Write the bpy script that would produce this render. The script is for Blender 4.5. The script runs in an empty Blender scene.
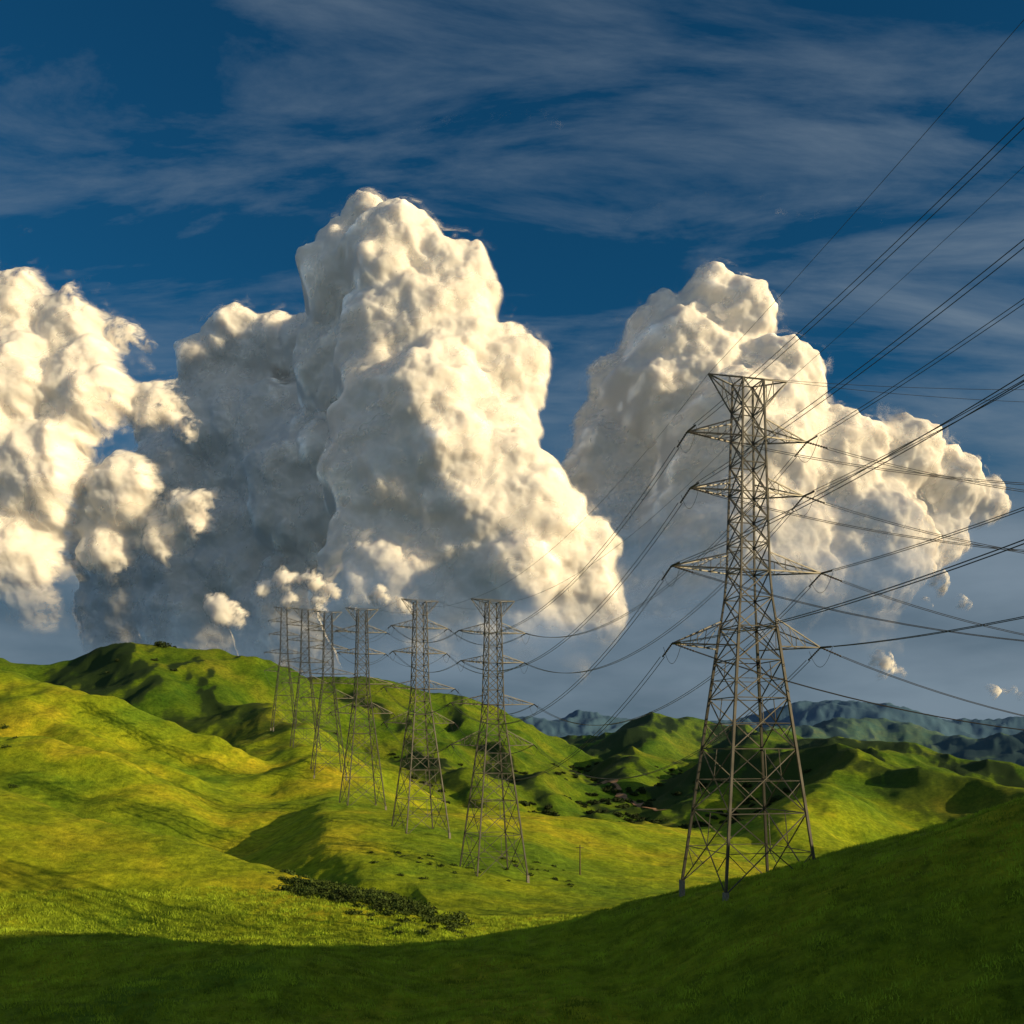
import bpy, math, numpy as np
from mathutils import Vector
rng = np.random.default_rng(7)
scene = bpy.context.scene
R = math.radians

# ------------------------------------------------------------------ noise
def _hash(ix, iy, seed):
    h = (ix.astype(np.int64)*374761393 + iy.astype(np.int64)*668265263 + seed*974634777) & 0x7fffffff
    h = ((h ^ (h >> 13))*1274126177) & 0x7fffffff
    return (h ^ (h >> 16)) & 0xffff
def perlin(x, y, seed=0):
    x0 = np.floor(x); y0 = np.floor(y)
    fx = (x-x0).astype(np.float32); fy = (y-y0).astype(np.float32)
    ux = fx*fx*fx*(fx*(fx*6-15)+10); uy = fy*fy*fy*(fy*(fy*6-15)+10)
    def g(dx, dy):
        a = _hash(x0+dx, y0+dy, seed)*(2*np.pi/65536.0)
        return np.cos(a)*(fx-dx)+np.sin(a)*(fy-dy)
    n00=g(0,0); n10=g(1,0); n01=g(0,1); n11=g(1,1)
    a = n00+ux*(n10-n00); b = n01+ux*(n11-n01)
    return (a+uy*(b-a))*1.4
def fbm(x, y, oct=4, seed=0, gain=0.5):
    s=0; a=1.0; t=0
    for i in range(oct):
        s = s+a*perlin(x*2**i+17.3*i, y*2**i-9.1*i, seed+i); t+=a; a*=gain
    return s/t
def ridged(x, y, oct=3, seed=0):
    s=0; a=1.0; t=0
    for i in range(oct):
        s = s+a*(1-2*np.abs(perlin(x*2**i+5.7*i, y*2**i+3.3*i, seed+i))); t+=a; a*=0.5
    return s/t
def billow(x, y, oct=4, seed=0, gain=.5):
    s=0; a=1.0; t=0
    for i in range(oct):
        s = s+a*np.abs(perlin(x*2**i+5.7*i, y*2**i+3.3*i, seed+i)); t+=a; a*=gain
    return s/t
def sstep(a,b,x):
    t=np.clip((x-a)/(b-a),0,1); return t*t*(3-2*t)

# ------------------------------------------------------------------ materials helper
def new_mat(name):
    m = bpy.data.materials.new(name); m.use_nodes=True
    nt=m.node_tree; nt.nodes.clear(); return m, nt
def N(nt, t, **kw):
    n = nt.nodes.new(t)
    for k,v in kw.items():
        if k in n.bl_rna.properties.keys(): setattr(n,k,v)
        else: n.inputs[k].default_value=v
    return n
def ramp(nt, stops):
    r = nt.nodes.new('ShaderNodeValToRGB'); el=r.color_ramp.elements
    while len(el)<len(stops): el.new(0.5)
    for e,(p,c) in zip(el,stops):
        e.position=p; e.color=(*c,1) if len(c)==3 else c
    return r
def mesh_obj(name, verts, faces=None, quads=None, tris=None, mat=None, smooth=True):
    me = bpy.data.meshes.new(name)
    if quads is not None or tris is not None:
        idx = []; starts=[]; off=0
        for arr,n in ((quads,4),(tris,3)):
            if arr is None or len(arr)==0: continue
            arr=np.asarray(arr,dtype=np.int32)
            idx.append(arr.ravel()); starts.append(off+np.arange(len(arr))*n); off+=len(arr)*n
        idx=np.concatenate(idx); starts=np.concatenate(starts).astype(np.int32)
        me.vertices.add(len(verts)); me.vertices.foreach_set('co', np.asarray(verts,dtype=np.float32).ravel())
        me.loops.add(len(idx)); me.loops.foreach_set('vertex_index', idx)
        me.polygons.add(len(starts)); me.polygons.foreach_set('loop_start', starts)
        me.update(calc_edges=True)
    else:
        me.from_pydata(verts,[],faces)
    me.polygons.foreach_set('use_smooth', np.full(len(me.polygons), smooth))
    me.update()
    ob = bpy.data.objects.new(name, me); scene.collection.objects.link(ob)
    if mat: me.materials.append(mat)
    return ob

# ------------------------------------------------------------------ terrain ridge lines
# points read off image pixels, given as (bearing, elevation, distance): bearing/elevation in 1/1000, distance in m
def S(b,e,d): return (b*d/1000.0, d, e*d/1000.0)
ridges = [
 dict(p=[S(-40,-196,124),S(40,-184,127),S(128,-154,128),S(208,-134,124),S(298,-113,119),S(388,-89,113),S(512,-49,106),S(640,-15,100),(90,86,8),(130,50,33),(172,-8,57),(195,-90,74),(190,-180,70),(150,-300,50)], l=.4, r=.29, c=10),  # unseen right-hand stretch shaped and raised to throw shadow over the foreground
 dict(p=[(-230,200,6),S(-620,-25,195),S(-512,-50,190),S(-412,-78,185),S(-312,-106,178),S(-222,-130,172),S(-150,-148,162)], l=.42, r=.20, c=8),
 dict(p=[S(-500,-185,118),S(-380,-195,112),S(-260,-205,106)], l=.3, r=.25, c=6),
 dict(p=[S(-167,-42,335),S(-180,-58,285),S(-172,-90,240),S(-140,-126,205)], l=.14, r=.62, c=5),
 dict(p=[S(-167,-42,335),S(-52,-72,310),S(28,-102,285),S(108,-138,258)], l=.4, r=.12, c=10),
 dict(p=[S(-900,125,430),S(-650,100,430),S(-512,73,430),S(-452,60,425),S(-392,44,420),S(-332,16,412),S(-272,-9,402),S(-235,-25,390)], l=.6, r=.42, c=8),
 dict(p=[S(-700,60,360),S(-512,22,340),S(-430,-6,330),S(-370,-36,315)], l=.5, r=.36, c=6),
 dict(p=[S(-480,56,405),S(-420,14,375),S(-360,-16,355),S(-310,-42,345)], l=.5, r=.42, c=5),
 dict(p=[S(-400,44,420),S(-350,5,395),S(-300,-25,380)], l=.5, r=.42, c=5),
 dict(p=[S(-178,-24,365),S(-207,0,430),S(-227,18,500),S(-262,45,590),S(-300,85,690)], l=.42, r=.5, c=10),
 dict(p=[S(-1100,80,700),S(-620,80,700),S(-512,88,700),S(-452,94,700),S(-382,102,700),S(-312,98,700),S(-252,84,710),S(-192,58,730),S(-130,10,700),S(-90,-25,640)], l=.5, r=.5, c=14),
 dict(p=[S(-400,98,690),S(-340,60,600),S(-290,20,530)], l=.5, r=.5, c=8),
 dict(p=[S(-252,60,820),S(-172,72,850),S(-112,63,900),S(-62,48,920),S(8,28,950),S(58,7,950),S(108,-17,900),S(140,-42,800)], l=.5, r=.45, c=14),
 dict(p=[S(-60,48,900),S(-20,5,760),S(20,-25,650),S(50,-52,560)], l=.5, r=.5, c=8),
 dict(p=[S(-150,60,850),S(-100,15,720),S(-60,-20,600),S(-20,-50,500)], l=.5, r=.5, c=8),
 dict(p=[S(60,10,1200),S(88,18,1150),S(138,31,1150),S(188,29,1150),S(248,16,1100),S(318,11,1000),S(388,0,950),S(448,-11,900),S(512,-15,850),S(720,-5,850)], l=.5, r=.45, c=18),
 dict(p=[S(138,28,1120),S(120,-5,900),S(110,-35,700),S(100,-65,540)], l=.5, r=.5, c=10),
 dict(p=[S(248,12,1080),S(230,-8,860),S(200,-30,680),S(190,-60,520)], l=.5, r=.5, c=10),
 dict(p=[S(388,0,940),S(340,-15,800),S(310,-25,700)], l=.5, r=.5, c=10),
 dict(p=[S(260,-2,640),S(320,-8,600),S(370,-15,560),S(438,-26,520),S(503,-40,480),S(560,-55,450)], l=.5, r=.42, c=12),
 dict(p=[S(340,-10,590),S(300,-45,450),S(270,-75,380)], l=.45, r=.45, c=8),
 dict(p=[S(-1400,40,4500),S(-700,20,4500),S(-300,30,4600),S(38,24,4500),S(68,38,4500),S(92,32,4500),S(150,18,4600),S(230,26,4700),S(268,42,4700),S(338,46,4600),S(388,34,4500),S(438,22,4500),S(520,24,4400),S(700,26,4400),S(1400,40,4400)], l=.4, r=.4, c=70),
 dict(p=[S(200,10,2400),S(290,20,2500),S(350,26,2600),S(410,11,2500),S(470,6,2400),S(560,12,2300)], l=.4, r=.4, c=40),
]
fy = np.array([-4000,0,60,90,130,170,230,300,420,600,1000,2000,12000.])
fz = np.array([-22,-24,-24,-24,-26,-28.5,-33,-36,-46,-60,-70,-50,-40.])
def catmull(P,n=3):
    P=np.array(P,float); out=[]
    Q=np.vstack([2*P[0]-P[1],P,2*P[-1]-P[-2]])
    for i in range(1,len(Q)-2):
        a,b,c,d=Q[i-1],Q[i],Q[i+1],Q[i+2]
        for k in range(n):
            t=k/n
            out.append(.5*((2*b)+(-a+c)*t+(2*a-5*b+4*c-d)*t*t+(-a+3*b-3*c+d)*t**3))
    out.append(P[-1]); return np.array(out)
for r in ridges: r['q']=catmull(r['p'])
def terrain(x,y):
    x=np.asarray(x,np.float32); y=np.asarray(y,np.float32)
    D=np.sqrt(x*x+y*y)
    k=np.clip((D-60)/300,0,1)
    wx=x+k*(16*fbm(x/70,y/70,3,11)); wy=y+k*(16*fbm(x/70,y/70,3,23))
    z=np.interp(y,fy,fz).astype(np.float32)+1.4*fbm(x/35,y/35,2,5)
    for r in ridges:
        q=r['q'].astype(np.float32); c=r['c']
        dm=np.full(x.shape,1e9,np.float32); W=0; E=0; SD=0
        for a,b in zip(q[:-1],q[1:]):
            dx,dy=b[0]-a[0],b[1]-a[1]; L=dx*dx+dy*dy+1e-6
            t=np.clip(((wx-a[0])*dx+(wy-a[1])*dy)/L,0,1)
            px=wx-(a[0]+t*dx); py=wy-(a[1]+t*dy)
            d2=px*px+py*py
            dm=np.minimum(dm,d2)
            w=1/(d2+c*c*.25); w=w*w*w*1e6
            side=(dx*(wy-a[1])-dy*(wx-a[0]))/math.sqrt(L)
            W=W+w; E=E+w*(a[2]+t*(b[2]-a[2])); SD=SD+w*side
        E=E/W; side=SD/W
        sl=r['r']+(r['l']-r['r'])*np.clip(.5+side/(2*c),0,1)
        h=E-sl*(np.sqrt(dm+c*c)-c)
        kk=np.clip(D*.012,2,30)
        z=np.maximum(z,h)+np.maximum(kk-np.abs(z-h),0)**2/(4*kk)
    far=np.clip((D-220)/450,0,1)
    z=z+far*(15*ridged(x/120,y/150,2,31)-7)+np.clip((D-150)/250,0,1)*3.4*ridged(x/50,y/60,3,41)-1.7*np.clip((D-150)/250,0,1)
    z=z+np.clip((D-1500)/2500,0,1)*(60*ridged(x/900,y/900,5,51))
    z=z+.9*fbm(x/16,y/16,3,61)+.34*fbm(x/3.8,y/3.8,3,71)*np.clip(2-D/300,0,1)
    return z

rad=np.concatenate([[0.05],np.geomspace(3,70,25),np.geomspace(70,1300,580)[1:],np.geomspace(1300,6000,240)[1:],np.geomspace(6000,14000,20)[1:]])
fine=np.linspace(-31,31,880); coarse=np.linspace(31,329,110)[1:-1]
ang=np.radians(np.concatenate([fine,coarse]))
RR,AA=np.meshgrid(rad,ang,indexing='ij')
X=RR*np.sin(AA); Y=RR*np.cos(AA)
Z=terrain(X.ravel(),Y.ravel()).reshape(X.shape)
nr,na=X.shape
ii=np.arange(nr*na).reshape(nr,na); jn=np.roll(ii,-1,axis=1)
quads=np.stack([ii[:-1],ii[1:],jn[1:],jn[:-1]],-1).reshape(-1,4)
V=np.stack([X.ravel(),Y.ravel(),Z.ravel()],-1)

gm,nt=new_mat('hill_grass')
L=nt.links
tc=N(nt,'ShaderNodeTexCoord'); geo=N(nt,'ShaderNodeNewGeometry')
def noise(scale,detail=4,rough=.55,vec=None):
    n=N(nt,'ShaderNodeTexNoise'); n.inputs['Scale'].default_value=scale; n.inputs['Detail'].default_value=detail
    n.inputs['Roughness'].default_value=rough; L.new(vec or tc.outputs['Object'],n.inputs['Vector']); return n
def mult(a,b,fac=1):
    m=N(nt,'ShaderNodeMix',data_type='RGBA',blend_type='MULTIPLY')
    if isinstance(fac,(int,float)): m.inputs[0].default_value=fac
    else: L.new(fac,m.inputs[0])
    L.new(a,m.inputs[6])
    if isinstance(b,tuple): m.inputs[7].default_value=b
    else: L.new(b,m.inputs[7])
    return m.outputs[2]
n1=noise(.022,6,.6); r1=ramp(nt,[(.35,(.18,.31,.02)),(.52,(.37,.45,.02)),(.70,(.64,.54,.035))]); L.new(n1.outputs['Fac'],r1.inputs['Fac'])
n2=noise(.55,6,.7); r2=ramp(nt,[(.3,(.45,.50,.45)),(.7,(1.36,1.3,1.2))]); L.new(n2.outputs['Fac'],r2.inputs['Fac'])
n2b=noise(.12,5,.65); r2b=ramp(nt,[(.3,(.58,.68,.6)),(.68,(1.25,1.2,1.1))]); L.new(n2b.outputs['Fac'],r2b.inputs['Fac'])
g=mult(mult(r1.outputs[0],r2.outputs[0]),r2b.outputs[0])
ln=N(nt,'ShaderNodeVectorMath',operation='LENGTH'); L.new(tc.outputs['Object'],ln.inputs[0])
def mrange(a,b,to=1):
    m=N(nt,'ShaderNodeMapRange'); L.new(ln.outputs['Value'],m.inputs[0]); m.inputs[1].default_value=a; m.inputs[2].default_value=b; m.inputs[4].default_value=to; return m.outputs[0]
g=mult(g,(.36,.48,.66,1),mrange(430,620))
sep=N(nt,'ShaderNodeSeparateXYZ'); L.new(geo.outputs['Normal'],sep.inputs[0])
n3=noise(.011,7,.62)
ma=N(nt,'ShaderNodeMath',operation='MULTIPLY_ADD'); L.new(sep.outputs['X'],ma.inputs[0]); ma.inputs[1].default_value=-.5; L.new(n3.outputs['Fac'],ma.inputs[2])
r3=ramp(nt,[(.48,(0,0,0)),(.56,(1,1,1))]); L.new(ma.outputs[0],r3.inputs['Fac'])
scrub_shade=N(nt,'ShaderNodeMix',data_type='RGBA'); L.new(r3.outputs[0],scrub_shade.inputs[0]); L.new(g,scrub_shade.inputs[6]); scrub_shade.inputs[7].default_value=(.032,.062,.016,1)  # dark scrub colour, also painted-in cloud shade; stronger on slopes facing away from sun
far_scrub_shade=N(nt,'ShaderNodeMix',data_type='RGBA'); L.new(mrange(380,640),far_scrub_shade.inputs[0]); L.new(g,far_scrub_shade.inputs[6]); L.new(scrub_shade.outputs[2],far_scrub_shade.inputs[7])
hz=N(nt,'ShaderNodeMix',data_type='RGBA'); L.new(mrange(900,4200,.92),hz.inputs[0]); L.new(far_scrub_shade.outputs[2],hz.inputs[6]); hz.inputs[7].default_value=(.07,.15,.26,1)  # aerial haze painted into the base colour, bluer with distance
bs=N(nt,'ShaderNodeBsdfPrincipled'); bs.inputs['Roughness'].default_value=.9; bs.inputs['Specular IOR Level'].default_value=.1
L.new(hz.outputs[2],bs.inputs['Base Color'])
nb=noise(1.3,8,.75); bp=N(nt,'ShaderNodeBump'); bp.inputs['Strength'].default_value=1; bp.inputs['Distance'].default_value=.7
L.new(nb.outputs['Fac'],bp.inputs['Height']); L.new(bp.outputs[0],bs.inputs['Normal'])
out=N(nt,'ShaderNodeOutputMaterial'); L.new(bs.outputs[0],out.inputs['Surface'])
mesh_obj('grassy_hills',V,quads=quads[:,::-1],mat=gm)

# ------------------------------------------------------------------ tufts of grass in the near valley
def plain(name,col,rough=.8,metal=0,var=.3,scale=5):
    m,nt=new_mat(name); tc=N(nt,'ShaderNodeTexCoord'); n=N(nt,'ShaderNodeTexNoise'); n.inputs['Scale'].default_value=scale
    nt.links.new(tc.outputs['Object'],n.inputs['Vector'])
    r=ramp(nt,[(.3,tuple(c*(1-var) for c in col)),(.7,tuple(c*(1+var) for c in col))]); nt.links.new(n.outputs['Fac'],r.inputs['Fac'])
    b=N(nt,'ShaderNodeBsdfPrincipled'); b.inputs['Roughness'].default_value=rough; b.inputs['Metallic'].default_value=metal
    b.inputs['Specular IOR Level'].default_value=.2
    nt.links.new(r.outputs[0],b.inputs['Base Color']); o=N(nt,'ShaderNodeOutputMaterial'); nt.links.new(b.outputs[0],o.inputs['Surface']); return m
NB=520000
d=np.sqrt(rng.uniform(66**2,170**2,NB)); a=np.radians(rng.uniform(-30,30,NB))
gx=d*np.sin(a); gy=d*np.cos(a); cl=fbm(gx/1.8,gy/1.8,2,91)
keep=cl>rng.uniform(-.4,.35,NB); gx=gx[keep]; gy=gy[keep]; cl=cl[keep]
gz=terrain(gx,gy); n=len(gx)
h=rng.uniform(.14,.40,n)*(1+.9*cl); th=rng.uniform(0,math.pi,n); w=.05
le=rng.normal(0,.12,(n,2))
P=np.stack([np.stack([gx-w*np.cos(th),gy-w*np.sin(th),gz-.05],-1),np.stack([gx+w*np.cos(th),gy+w*np.sin(th),gz-.05],-1),np.stack([gx+le[:,0],gy+le[:,1],gz+h],-1)],1).reshape(-1,3)
mesh_obj('meadow_grass',P,tris=np.arange(3*n).reshape(-1,3),mat=plain('grass_blades',(.30,.42,.026),.8,0,.5,.25),smooth=False)

# bare earth scar winding down the middle hill
tp=catmull([(.088*720,720,0),(.100*690,690,0),(.108*650,650,0),(.126*620,620,0),(.128*590,590,0),(.150*560,560,0)],10)
dirs=np.gradient(tp[:,:2],axis=0); dirs/=np.linalg.norm(dirs,axis=1)[:,None]; nrm=np.stack([-dirs[:,1],dirs[:,0]],-1)
wd=(2.6+1.3*np.sin(np.arange(len(tp))*1.3)+rng.uniform(-.5,.5,len(tp)))[:,None]
rows=[tp[:,:2]+nrm*wd*f for f in (-1,-.5,0,.5,1)]
vs=[];fs=[]; nn=len(tp)
for rrow in rows:
    zz=terrain(rrow[:,0],rrow[:,1])+.4
    vs+=[(rrow[i,0],rrow[i,1],float(zz[i])) for i in range(nn)]
for k in range(4):
    for i in range(nn-1): fs.append((k*nn+i,k*nn+i+1,(k+1)*nn+i+1,(k+1)*nn+i))
mesh_obj('dirt_track',vs,faces=fs,mat=plain('bare_earth',(.30,.18,.10),.95,0,.35,.3))

# ------------------------------------------------------------------ shrubs
def foliage(name,centres,leaf,per,mat):
    VV=[]
    for (x,y,z,r) in centres:
        m=int(per*max(.4,min(1.8,r/1.5)))
        lob=rng.normal(0,.45,(5,3))*r; lob[:,2]=np.abs(lob[:,2])*.6
        k=rng.integers(0,5,m); v=rng.normal(0,1,(m,3)); v/=np.linalg.norm(v,axis=1)[:,None]
        c=lob[k]+v*(r*.55*rng.uniform(.6,1.05,(m,1))); c[:,2]=np.abs(c[:,2])*.75
        c+=np.array([x,y,z-.2])
        u=rng.normal(0,1,(m,3)); u/=np.linalg.norm(u,axis=1)[:,None]; w=np.cross(u,rng.normal(0,1,(m,3))); w/=np.linalg.norm(w,axis=1)[:,None]
        s=leaf*rng.uniform(.6,1.4,(m,1))
        VV.append(np.stack([c-u*s,c+u*s,c+w*s*1.3],1).reshape(-1,3))
    VV=np.concatenate(VV); return mesh_obj(name,VV,tris=np.arange(len(VV)).reshape(-1,3),mat=mat,smooth=False)
def patch(b0,b1,d0,d1,n,r0,r1):
    b=rng.uniform(b0,b1,n)/1000; d=rng.uniform(d0,d1,n); x=b*d; z=terrain(x,d)
    return [(x[i],d[i],z[i],rng.uniform(r0,r1)) for i in range(n)]
def strip(pts,wid,n,r0,r1):
    pts=np.array(pts,float); k=rng.uniform(0,len(pts)-1.001,n); i=k.astype(int); f=(k-i)[:,None]
    p=pts[i]*(1-f)+pts[i+1]*f+rng.normal(0,wid,(n,2)); z=terrain(p[:,0],p[:,1])
    return [(p[j,0],p[j,1],z[j],rng.uniform(r0,r1)) for j in range(n)]
cs=strip([(-45,182),(-36,172),(-26,160),(-17,152),(-9,146)],3.0,70,.4,1.1)+strip([(-34,170),(-24,163),(-12,154)],2.8,190,.9,2.0)
cs+=patch(-60,60,215,245,24,.4,1.1)+patch(-150,-60,205,230,12,.4,1.1)+patch(-540,-490,290,400,10,.8,1.8)
foliage('shrubs',cs,.2,260,plain('shrub_leaves',(.055,.09,.016),.8,0,.5,.4))
cs=patch(-360,-340,692,704,5,3,5)+patch(-480,-100,600,760,14,1.2,2.5)
cand=patch(40,300,450,900,600,1.5,3.6)+patch(-120,60,420,700,200,1.5,3)
zz=np.array([c[2] for c in cand]); base_=np.array([terrain(np.array([c[0]+o for o in (-40,40,0,0)]),np.array([c[1]+o for o in (0,0,-40,40)])).mean() for c in cand])
cs+=[c for c,l in zip(cand,zz<base_-1.5) if l]
foliage('distant_oak_trees',cs,.6,150,plain('oak_leaves',(.03,.05,.014),.8,0,.4,.1))

# ------------------------------------------------------------------ steel lattice tower
steel=plain('galvanised_steel',(.085,.085,.082),.45,.5,.25,.6)
def struts(segs):
    vs=[];fs=[]
    for a,b,w in segs:
        a=np.array(a,float); b=np.array(b,float); d=b-a; l=np.linalg.norm(d)
        if l<1e-6: continue
        d/=l; u=np.cross(d,[0,0,1.0] if abs(d[2])<.95 else [1.0,0,0]); u/=np.linalg.norm(u); v=np.cross(d,u)
        k=len(vs)
        for p in (a,b):
            for s,t in ((-1,-1),(1,-1),(1,1),(-1,1)): vs.append(p+(u*s+v*t)*w/2)
        fs+= [(k,k+1,k+5,k+4),(k+1,k+2,k+6,k+5),(k+2,k+3,k+7,k+6),(k+3,k,k+4,k+7),(k+3,k+2,k+1,k),(k+4,k+5,k+6,k+7)]
    return np.array(vs),np.array(fs)
H=61.
def hw(z):
    return float(np.interp(z,[0,20,36,60.5],[5.9,3.7,1.9,1.35]))
def corners(z):
    w=hw(z); return [np.array([-w,-w,z]),np.array([w,-w,z]),np.array([w,w,z]),np.array([-w,w,z])]
segs=[]
levels=[0,9,16.5,22.5,27,31,34.5,37.7,41,44,47,50.5,53.6,57,60.5]
lw=lambda z: .29 if z<30 else .21
for z0,z1 in zip(levels[:-1],levels[1:]):
    c0=corners(z0); c1=corners(z1)
    for i in range(4):
        j=(i+1)%4
        segs.append((c0[i],c1[i],lw(z0)))
        segs.append((c0[i],c1[j],.115)); segs.append((c0[j],c1[i],.115)); segs.append((c1[i],c1[j],.115))
        if z0<27:
            mid=(c0[i]+c1[i]+c0[j]+c1[j])/4
            m2=(c1[i]+c1[j])/2
            ql=(c0[i]*.5+c1[i]*.5); qr=(c0[j]*.5+c1[j]*.5)
            segs.append((ql,(c0[i]*.75+c1[j]*.25),.08)); segs.append((qr,(c0[j]*.75+c1[i]*.25),.08))
            segs.append((ql,mid,.08)); segs.append((qr,mid,.08)); segs.append((m2,mid,.08))
    if z1 in (16.5,31,37.7): segs.append((c1[0],c1[2],.1)); segs.append((c1[1],c1[3],.1))
arms=[(53.6,7.9,2.2),(47,7.5,1.7),(37.7,9.9,2.2),(28.6,9.8,3.4)]
tips={}
for ai,(z,half,rise) in enumerate(arms):
    for s in (-1,1):
        wb=hw(z); wt=hw(z+rise); tip=np.array([s*half,0,z+.3])
        tips[(ai,s)]=tip
        b=[np.array([s*wb,-wb,z]),np.array([s*wb,wb,z])]; t=[np.array([s*wt,-wt,z+rise]),np.array([s*wt,wt,z+rise])]
        for q in (0,1):
            segs.append((b[q],tip,.15)); segs.append((t[q],tip,.13))
            for f,g_ in ((.3,0),(.3,.3),(.62,.3),(.62,.62)):
                segs.append((t[q]*(1-g_)+tip*g_,b[q]*(1-f)+tip*f,.065))
        for f,g_ in ((0,.3),(.3,.62)):
            segs.append((b[0]*(1-f)+tip*f,b[1]*(1-g_)+tip*g_,.065)); segs.append((b[0]*(1-g_)+tip*g_,b[1]*(1-g_)+tip*g_,.065))
for s in (-1,1):
    tip=np.array([s*5.2,0,H]); tips[(9,s)]=tip
    for q in (-1,1):
        segs.append((np.array([s*hw(60),q*hw(60),60.5]),tip,.13)); lo=np.array([s*hw(57),q*hw(57),57.]); segs.append((lo,tip,.12))
        for f in (.4,):
            up=np.array([s*hw(60),q*hw(60),60.5])*(1-f)+tip*f; segs.append((up,lo*(1-f)+tip*f,.07)); segs.append((up,lo,.07))
segs.append((tips[(9,-1)],tips[(9,1)],.12))
tv,tf=struts(segs)
tower_me=bpy.data.meshes.new('lattice'); tower_me.from_pydata(tv.tolist(),[],tf.tolist()); tower_me.materials.append(steel)
conc=plain('concrete',(.22,.21,.19))
foot_v,foot_f=struts([((c[0],c[1],-4),(c[0],c[1],.25),.55) for c in corners(0)])
foot_me=bpy.data.meshes.new('footings'); foot_me.from_pydata(foot_v.tolist(),[],foot_f.tolist()); foot_me.materials.append(conc)
towers=[S(236,0,120),S(-19,0,222),S(-92,0,262),S(-150,0,308),S(-184,0,372),S(-207,0,435),S(-228,0,505)]
T0=(66,-62,0); TR=(165,118,0)
pos=[np.array(T0)]+[np.array(t) for t in towers]
info=[]
def dirof(a,b):
    d=np.array(b[:2])-np.array(a[:2]); return math.atan2(d[1],d[0])
for i,p in enumerate(pos):
    if i==0: th=dirof(pos[0],pos[1])
    elif i==len(pos)-1: th=dirof(pos[i-1],pos[i])
    else: th=(dirof(pos[i-1],pos[i])+dirof(pos[i],pos[i+1]))/2
    rz=th-math.pi/2
    zf=terrain(p[0]+np.array([-5.5,5.5,5.5,-5.5]),p[1]+np.array([-5.5,-5.5,5.5,5.5]))
    z=float(zf.min()*.2+zf.mean()*.8)
    info.append((np.array([p[0],p[1],z]),rz))
zr=float(terrain(np.array([TR[0]]),np.array([TR[1]]))[0])-.3
info.append((np.array([TR[0],TR[1],zr]),R(80)))
for loc,rz in info:
    e=bpy.data.objects.new('transmission_tower',None); scene.collection.objects.link(e); e.location=loc; e.rotation_euler=(0,0,rz)
    for nm,me in (('lattice',tower_me),('footings',foot_me)):
        o=bpy.data.objects.new(nm,me); scene.collection.objects.link(o); o.parent=e
def tip_w(i,key):
    loc,rz=info[i]; t=tips[key]; c,s=math.cos(rz),math.sin(rz)
    return loc+np.array([t[0]*c-t[1]*s,t[0]*s+t[1]*c,t[2]])

# ------------------------------------------------------------------ conductors and insulator strings
wv=[];wf=[];iv=[];if_=[]
def tube(pts,r,vs,fs,n=4):
    pts=np.array(pts); base=len(vs)
    for i,p in enumerate(pts):
        d=pts[min(i+1,len(pts)-1)]-pts[max(i-1,0)]; d/=np.linalg.norm(d)
        u=np.cross(d,[0,0,1.0]); nu=np.linalg.norm(u); u=u/nu if nu>1e-3 else np.array([1.,0,0]); v=np.cross(d,u)
        rr=r[i] if hasattr(r,'__len__') else r
        for k in range(n):
            a=2*math.pi*k/n; vs.append(p+(u*math.cos(a)+v*math.sin(a))*rr)
    for i in range(len(pts)-1):
        for k in range(n):
            a=base+i*n+k; b=base+i*n+(k+1)%n; fs.append((a,b,b+n,a+n))
def insul(a,b):
    m=17; pts=[a+(b-a)*t for t in np.linspace(0,1,m)]
    tube(pts,[.05 if i%2==0 else .14 for i in range(m)],iv,if_,6)
def span(a,b,sag,r,strings=True,twin=.22):
    n=40; a=np.array(a); b=np.array(b)
    def P(t): p=a+(b-a)*t; p=p.copy(); p[2]-=4*sag*t*(1-t); return p
    L_=np.linalg.norm(b-a); t0=2.6/L_ if strings else 0
    if strings: insul(a,P(t0)); insul(b,P(1-t0))
    d=(b-a)/L_; sd=np.cross(d,[0,0,1.]); sd/=np.linalg.norm(sd)
    for o in ((-twin,twin) if twin else (0,)):
        tube([P(t0+(1-2*t0)*k/n)+sd*o for k in range(n+1)],r,wv,wf)
def run(i,j,sags,r,twin=.22,keys=None):
    for (k,s) in (keys or [(a,s) for a in (9,0,1,2,3) for s in (-1,1)]):
        sg=sags*(.55 if k==9 else 1+.12*k)
        span(tip_w(i,(k,s)),tip_w(j,(k,s)),sg,r*(.7 if k==9 else 1),k!=9,0 if k==9 else twin)
run(0,1,6.5,.042,.32)
run(1,2,8.5,.05,.28)
for i in range(2,7): run(i,i+1,3.5,.045,0 if i>2 else .2)
run(8,1,12.0,.038,.32)
for i in (1,2,3):
    for k in (0,1,2,3):
        for s in (-1,1):
            c=tip_w(i,(k,s)); loc,rz=info[i]; dv=np.array([-math.sin(rz),math.cos(rz),0])
            pts=[c+dv*2.6*t+np.array([0,0,-.2-2.2*(1-t*t)]) for t in np.linspace(-1,1,13)]
            tube(pts,.03,wv,wf)
wire=plain('aluminium_conductor',(.09,.09,.09),.45,.5,.1,1)
mesh_obj('power_lines',wv,faces=wf,mat=wire)
mesh_obj('insulator_strings',iv,faces=if_,mat=plain('insulator_glaze',(.07,.06,.055),.3,0,.2,3))

px,py=.068*235,235; pz=float(terrain(np.array([px]),np.array([py]))[0])
vs=[];fs=[]; tube([np.array([px,py,pz-1]),np.array([px,py,pz+3]),np.array([px,py,pz+7])],[.16,.15,.11],vs,fs,8)
a,b=struts([((px-.9,py,pz+6.4),(px+.9,py,pz+6.4),.14)]); k=len(vs); vs+=list(a); fs+=[tuple(int(q)+k for q in f) for f in b]
mesh_obj('utility_pole',vs,faces=fs,mat=plain('weathered_wood',(.12,.09,.06)))

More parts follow.
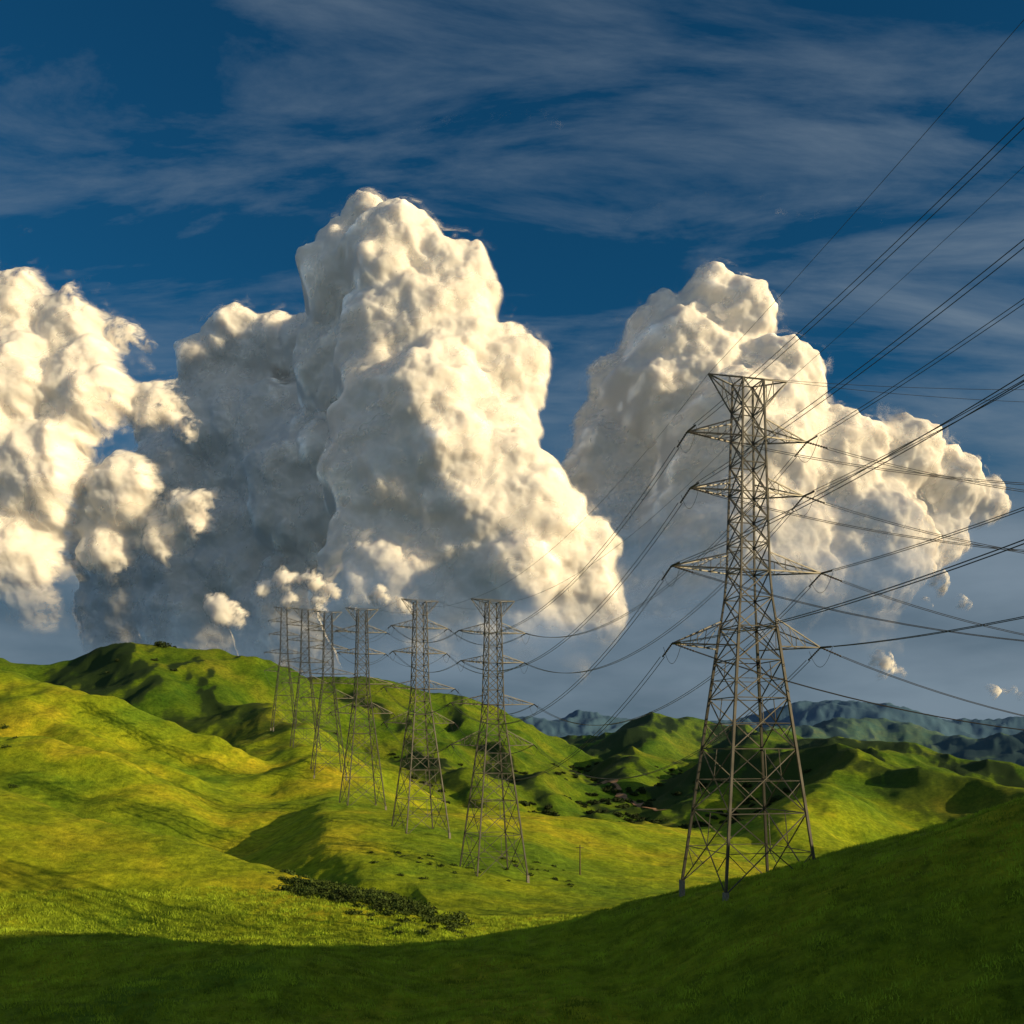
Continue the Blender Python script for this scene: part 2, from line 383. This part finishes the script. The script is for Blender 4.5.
# ------------------------------------------------------------------ cumulus clouds, solid relief lit by the sun
def blur(A,s):
    f0=np.fft.fftfreq(A.shape[0])[:,None]; f1=np.fft.rfftfreq(A.shape[1])[None]
    return np.fft.irfft2(np.fft.rfft2(A)*np.exp(-2*(np.pi*s)**2*(f0*f0+f1*f1)),s=A.shape)
def sample(A,i,j):
    i=np.clip(i,0,A.shape[0]-1.01); j=np.clip(j,0,A.shape[1]-1.01); i0=i.astype(int); j0=j.astype(int); fi=i-i0; fj=j-j0
    return (A[i0,j0]*(1-fi)*(1-fj)+A[i0+1,j0]*fi*(1-fj)+A[i0,j0+1]*(1-fi)*fj+A[i0+1,j0+1]*fi*fj)
cm,nt=new_mat('cloud_vapour')
at=N(nt,'ShaderNodeAttribute'); at.attribute_name='vapour_amount'
pb=N(nt,'ShaderNodeBsdfPrincipled'); pb.subsurface_method='BURLEY'
pb.inputs['Base Color'].default_value=(.80,.79,.77,1); pb.inputs['Roughness'].default_value=1; pb.inputs['Specular IOR Level'].default_value=0
pb.inputs['Subsurface Weight'].default_value=1; pb.inputs['Subsurface Radius'].default_value=(1,.9,.8); pb.inputs['Subsurface Scale'].default_value=90
tr=N(nt,'ShaderNodeBsdfTransparent')
mx=N(nt,'ShaderNodeMixShader'); nt.links.new(at.outputs['Fac'],mx.inputs[0]); nt.links.new(tr.outputs[0],mx.inputs[1]); nt.links.new(pb.outputs[0],mx.inputs[2])
o=N(nt,'ShaderNodeOutputMaterial'); nt.links.new(mx.outputs[0],o.inputs['Surface'])
def cloud(name,lobes,dist,base,fade,seed,soft=3.0,step=1.35,relief=.72,warp=9.,wisp=.18,veil=.5,puff=14.):
    """lobes: (x, z, radius, forward) in units of dist/1000 metres"""
    rg=np.random.default_rng(seed); u=dist/1000.
    lob=np.array(lobes,float)
    x0=(lob[:,0]-lob[:,2]).min()-40; x1=(lob[:,0]+lob[:,2]).max()+40; z0=base-10; z1=(lob[:,1]+lob[:,2]).max()+40
    nx=int((x1-x0)/step); nz=int((z1-z0)/step)
    gx=x0+np.arange(nx)*step; gz=z0+np.arange(nz)*step
    LO=-400.; Hh=np.full((nz,nx),LO)
    sp=[tuple(l) for l in lob]; allsp=list(sp); lev=sp
    for cnt,ra,rb in ((24,.22,.48),(12,.25,.5),(5,.3,.55)):
        nxt=[]
        for (x,z,r,y) in lev:
            if r<6 : continue
            m=int(cnt)
            v=rg.normal(0,1,(m,3)); v/=np.linalg.norm(v,axis=1)[:,None]; v[:,1]=np.abs(v[:,1])
            rr=r*rg.uniform(ra,rb,m)
            for k in range(m):
                q=r*.95-rr[k]*.6
                nxt.append((x+v[k,0]*q,z+v[k,2]*q,rr[k],y+v[k,1]*q))
        allsp+=nxt; lev=nxt
    for (x,z,r,y) in allsp:
        if z+r<z0: continue
        i0=max(0,int((z-r-z0)/step)); i1=min(nz,int((z+r-z0)/step)+2); j0=max(0,int((x-r-x0)/step)); j1=min(nx,int((x+r-x0)/step)+2)
        if i1<=i0 or j1<=j0: continue
        dd=r*r-(gx[None,j0:j1]-x)**2-(gz[i0:i1,None]-z)**2
        hh=np.where(dd>0,y+np.sqrt(np.maximum(dd,0)),LO)
        Hh[i0:i1,j0:j1]=np.maximum(Hh[i0:i1,j0:j1],hh)
    M=(Hh>LO+1).astype(float)
    W=blur(M,6/step)+1e-4; W2=blur(M,20/step)+1e-4
    F1=blur(Hh*M,6/step)/W; F2=blur(Hh*M,20/step)/W2; k1=sstep(.002,.1,W)
    Hf=np.where(M>0,Hh,np.clip(F1*k1+F2*(1-k1),-200,300)-12)
    jj,i_=np.meshgrid(np.arange(nx),np.arange(nz)); gX=gx[jj]; gZ=gz[i_]
    wv1=fbm(gX/24,gZ/24,6,seed+1,.6)*warp/step; wv2=fbm(gX/24,gZ/24,6,seed+9,.6)*warp/step
    Mw=sample(M,i_+wv2,jj+wv1); Hw=sample(Hf,i_+wv2,jj+wv1)
    mid=blur(Hw,5/step); fin=blur(Hw,1.2/step)
    Hb=mid+(fin-mid)*relief
    wx_=gX+10*wv1*step/warp; wz_=gZ+10*wv2*step/warp
    Hb+=puff*1.7*billow(wx_/56,wz_/46,5,seed+80,.46)+1.8*fbm(gX/12,gZ/12,5,seed+20,.52)
    g0,g1=np.gradient(Hb,step); gr=sstep(2.2,6,blur(np.hypot(g0,g1),2)); Hb=Hb*(1-gr)+blur(Hb,5)*gr
    a=blur(Mw,soft/step); a2=blur(Mw,3.5*soft/step)
    nz_=fbm(gX/14,gZ/14,6,seed+30,.66)
    al=sstep(.34,.86,a+wisp*nz_)*sstep(.10,.62,a2+1.7*wisp*nz_)
    bot=sstep(base,base+fade,gZ+.45*fade*fbm(gX/70,gZ/40,5,seed+40))
    al*=bot
    edge=np.minimum(1,np.minimum(np.minimum(jj,nx-1-jj),np.minimum(i_,nz-1-i_))/6.); al*=edge
    VV=[];QQ=[];AA_=[];off=0
    def sheet(Hs,alpha,st):
        nonlocal off
        h=Hs[::st,::st]; al_=alpha[::st,::st]; x_=gX[::st,::st]; z_=gZ[::st,::st]
        idx=np.arange(h.size).reshape(h.shape)
        q=np.stack([idx[:-1,:-1],idx[:-1,1:],idx[1:,1:],idx[1:,:-1]],-1).reshape(-1,4)
        af=al_.ravel(); q=q[af[q].max(1)>.004]
        if len(q)==0: return
        used=np.unique(q); mp=np.zeros(h.size,int); mp[used]=np.arange(len(used))
        VV.append(np.stack([(x_*u).ravel(),(dist-h*u).ravel(),(z_*u).ravel()],-1)[used]); QQ.append(mp[q]+off); AA_.append(af[used]); off+=len(used)
    sheet(Hb,al,1)
    if veil>0:
        vn=fbm(gX/46+3,gZ/34,6,seed+60,.62)+.35*fbm(gX/9,gZ/9,3,seed+66)
        va=veil*sstep(.0,.45,vn)*sstep(.25,.8,a2+.5*nz_)*bot*edge*(1-gr)
        sheet(mid+10+.5*puff+6*fbm(gX/30,gZ/30,4,seed+70),va,2)
    ob=mesh_obj(name,np.concatenate(VV),quads=np.concatenate(QQ),mat=cm)
    at=ob.data.attributes.new('vapour_amount','FLOAT','POINT'); at.data.foreach_set('value',np.concatenate(AA_).astype(np.float32))
    return ob
def C(u,v,r,y=0): return (u-512,750-v,r,y)
big=[C(380,256,24,60),C(352,300,45,40),C(410,305,44,90),C(458,335,42,90),C(432,385,75,70),C(345,370,50,0),
 C(205,293,30,-105),C(165,318,30,-125),C(245,304,34,-105),C(290,312,32,-90),C(200,375,75,-160),C(270,420,85,-145),
 C(310,470,80,-90),C(430,480,90,80),C(500,412,44,80),C(482,480,55,90),C(500,550,75,100),C(550,580,55,80),C(568,625,50,60),C(420,600,95,60),
 C(230,530,90,-180),C(140,440,80,-195),C(290,620,90,-140),C(150,570,90,-205),C(80,500,90,-225),C(60,590,70,-235),C(110,360,50,-205),C(590,608,26,60),C(500,650,85,50),
 C(335,432,22,-10),C(325,450,26,-5),C(440,455,38,150),C(460,500,36,150),C(400,330,24,120),C(520,600,30,160)]
cloud('cumulus_cloud',big,7000,62,125,3,soft=3.4,warp=12,wisp=.3)
left=[C(-20,320,45),C(30,315,34,10),C(75,335,32,10),C(125,338,16),C(150,345,10),C(20,400,64),C(95,400,46,10),C(160,408,26,0),C(185,425,14),C(50,480,55,10),C(130,495,36,10),C(200,515,26,10),C(170,540,22),C(-40,450,80),C(20,560,50),C(110,550,30,-10),C(-90,380,90),C(-110,520,90),C(40,610,30)]
cloud('cumulus_cloud',left,6300,110,80,12,soft=7,warp=24,wisp=.52,relief=.6,veil=.4,puff=12)
right=[C(705,308,26,20),C(662,332,34,0),C(735,332,32,30),C(622,372,32,-40),C(680,395,64,20),C(765,405,42,50),C(602,412,26,-60),C(630,470,70,-60),C(730,470,76,50),C(815,480,50,50),C(880,475,40,40),C(930,495,36,30),C(968,512,24,20),C(620,550,85,-60),
 C(730,570,90,40),C(840,560,68,40),C(915,545,36,20),C(700,650,90,0),C(830,640,60,10)]
cloud('cumulus_cloud',right,7600,95,180,27,soft=4,warp=15,wisp=.38,veil=.5)
cloud('cloud_scraps',[C(222,610,17),C(240,622,10),C(262,588,10),C(285,578,12),C(312,580,13),C(335,592,9),C(380,598,12),C(405,606,9),C(290,603,10),C(320,608,11),C(355,606,7)],5600,110,20,41,soft=3.2,warp=16,wisp=.6,veil=0,puff=6)
cloud('cloud_scraps',[C(880,664,14),C(902,672,8),C(990,692,7),C(1010,692,8),C(1030,693,8),C(925,605,8),C(940,582,11),C(962,602,9)],5600,40,10,47,soft=3.5,warp=14,wisp=.6,veil=0,puff=6)

# ------------------------------------------------------------------ sun, sky
sun_dir=Vector((.93,-.33,.275)).normalized()
elev=math.asin(sun_dir.z); rot=math.atan2(sun_dir.x,sun_dir.y)
sl=bpy.data.lights.new('sun','SUN'); sl.energy=5; sl.angle=R(.5); sl.color=(1,.75,.40)
so=bpy.data.objects.new('sun',sl); scene.collection.objects.link(so); so.rotation_euler=sun_dir.to_track_quat('Z','Y').to_euler()
w=bpy.data.worlds.new('World'); scene.world=w; w.use_nodes=True; nt=w.node_tree; nt.nodes.clear(); L=nt.links
sky=N(nt,'ShaderNodeTexSky',sky_type='NISHITA'); sky.sun_disc=False; sky.sun_elevation=elev; sky.sun_rotation=rot; sky.altitude=300; sky.air_density=1; sky.dust_density=.6; sky.ozone_density=3
tint=N(nt,'ShaderNodeMix',data_type='RGBA',blend_type='MULTIPLY'); tint.inputs[0].default_value=1; L.new(sky.outputs[0],tint.inputs[6]); tint.inputs[7].default_value=(.12,.69,.92,1)
tc=N(nt,'ShaderNodeTexCoord'); sp=N(nt,'ShaderNodeSeparateXYZ'); L.new(tc.outputs['Generated'],sp.inputs[0])
add=N(nt,'ShaderNodeMath',operation='ADD'); L.new(sp.outputs['Z'],add.inputs[0]); add.inputs[1].default_value=.25
dv=N(nt,'ShaderNodeVectorMath',operation='DIVIDE'); cb=N(nt,'ShaderNodeCombineXYZ')
L.new(tc.outputs['Generated'],dv.inputs[0])
for k in range(3): L.new(add.outputs[0],cb.inputs[k])
L.new(cb.outputs[0],dv.inputs[1])
mp=N(nt,'ShaderNodeMapping'); mp.inputs['Scale'].default_value=(1.0,3.0,1); mp.inputs['Rotation'].default_value=(0,0,.3); mp.inputs['Location'].default_value=(1.3,.4,0); L.new(dv.outputs[0],mp.inputs['Vector'])
cn=N(nt,'ShaderNodeTexNoise'); cn.inputs['Scale'].default_value=1.9; cn.inputs['Detail'].default_value=10; cn.inputs['Roughness'].default_value=.62; cn.inputs['Distortion'].default_value=.4; L.new(mp.outputs[0],cn.inputs['Vector'])
cr=ramp(nt,[(.46,(0,0,0)),(.84,(.78,.78,.78))]); L.new(cn.outputs['Fac'],cr.inputs['Fac'])
b1=N(nt,'ShaderNodeBackground'); b1.inputs[1].default_value=.062; L.new(tint.outputs[2],b1.inputs[0])
b2=N(nt,'ShaderNodeBackground'); b2.inputs[0].default_value=(.21,.27,.33,1); b2.inputs[1].default_value=1
m1=N(nt,'ShaderNodeMixShader'); L.new(cr.outputs[0],m1.inputs[0]); L.new(b1.outputs[0],m1.inputs[1]); L.new(b2.outputs[0],m1.inputs[2])
bn=N(nt,'ShaderNodeTexNoise'); bn.inputs['Scale'].default_value=3.5; bn.inputs['Detail'].default_value=8
mp2=N(nt,'ShaderNodeMapping'); mp2.inputs['Scale'].default_value=(1,1,3.2); L.new(tc.outputs['Generated'],mp2.inputs['Vector']); L.new(mp2.outputs[0],bn.inputs['Vector'])
ba=N(nt,'ShaderNodeMath',operation='MULTIPLY_ADD'); L.new(bn.outputs['Fac'],ba.inputs[0]); ba.inputs[1].default_value=-.35; L.new(sp.outputs['Z'],ba.inputs[2])
br=N(nt,'ShaderNodeMapRange',interpolation_type='SMOOTHSTEP'); L.new(ba.outputs[0],br.inputs[0]); br.inputs[1].default_value=.20; br.inputs[2].default_value=-.03; br.inputs[3].default_value=0; br.inputs[4].default_value=.95
bc=ramp(nt,[(.35,(.08,.125,.17)),(.65,(.19,.25,.31))]); L.new(bn.outputs['Fac'],bc.inputs['Fac'])
b3=N(nt,'ShaderNodeBackground'); L.new(bc.outputs[0],b3.inputs[0]); b3.inputs[1].default_value=1
m2=N(nt,'ShaderNodeMixShader'); L.new(br.outputs[0],m2.inputs[0]); L.new(m1.outputs[0],m2.inputs[1]); L.new(b3.outputs[0],m2.inputs[2])
# added fill: unseen sky sunward and behind camera brightened to lift the shaded ground
sd=N(nt,'ShaderNodeVectorMath',operation='DOT_PRODUCT'); L.new(tc.outputs['Generated'],sd.inputs[0]); sd.inputs[1].default_value=Vector((.62,-.75,.22)).normalized()
sm=N(nt,'ShaderNodeMapRange',interpolation_type='SMOOTHSTEP'); L.new(sd.outputs['Value'],sm.inputs[0]); sm.inputs[1].default_value=-.02; sm.inputs[2].default_value=.75; sm.inputs[4].default_value=.85
hc=ramp(nt,[(.35,(.22,.30,.38)),(.65,(.50,.52,.50))]); L.new(bn.outputs['Fac'],hc.inputs['Fac'])
b4=N(nt,'ShaderNodeBackground'); L.new(hc.outputs[0],b4.inputs[0]); b4.inputs[1].default_value=.75
m3=N(nt,'ShaderNodeMixShader'); L.new(sm.outputs[0],m3.inputs[0]); L.new(m2.outputs[0],m3.inputs[1]); L.new(b4.outputs[0],m3.inputs[2])
wo=N(nt,'ShaderNodeOutputWorld'); L.new(m3.outputs[0],wo.inputs['Surface'])

# ------------------------------------------------------------------ camera
cam=bpy.data.cameras.new('camera'); co=bpy.data.objects.new('camera',cam); scene.collection.objects.link(co); scene.camera=co
co.location=(0,0,0); co.rotation_euler=(R(90),0,0); cam.sensor_width=36; cam.lens=36*1000/1024; cam.shift_y=238/1024; cam.clip_end=60000; cam.clip_start=.5
scene.view_settings.view_transform='Standard'; scene.view_settings.look='None'; scene.view_settings.exposure=0
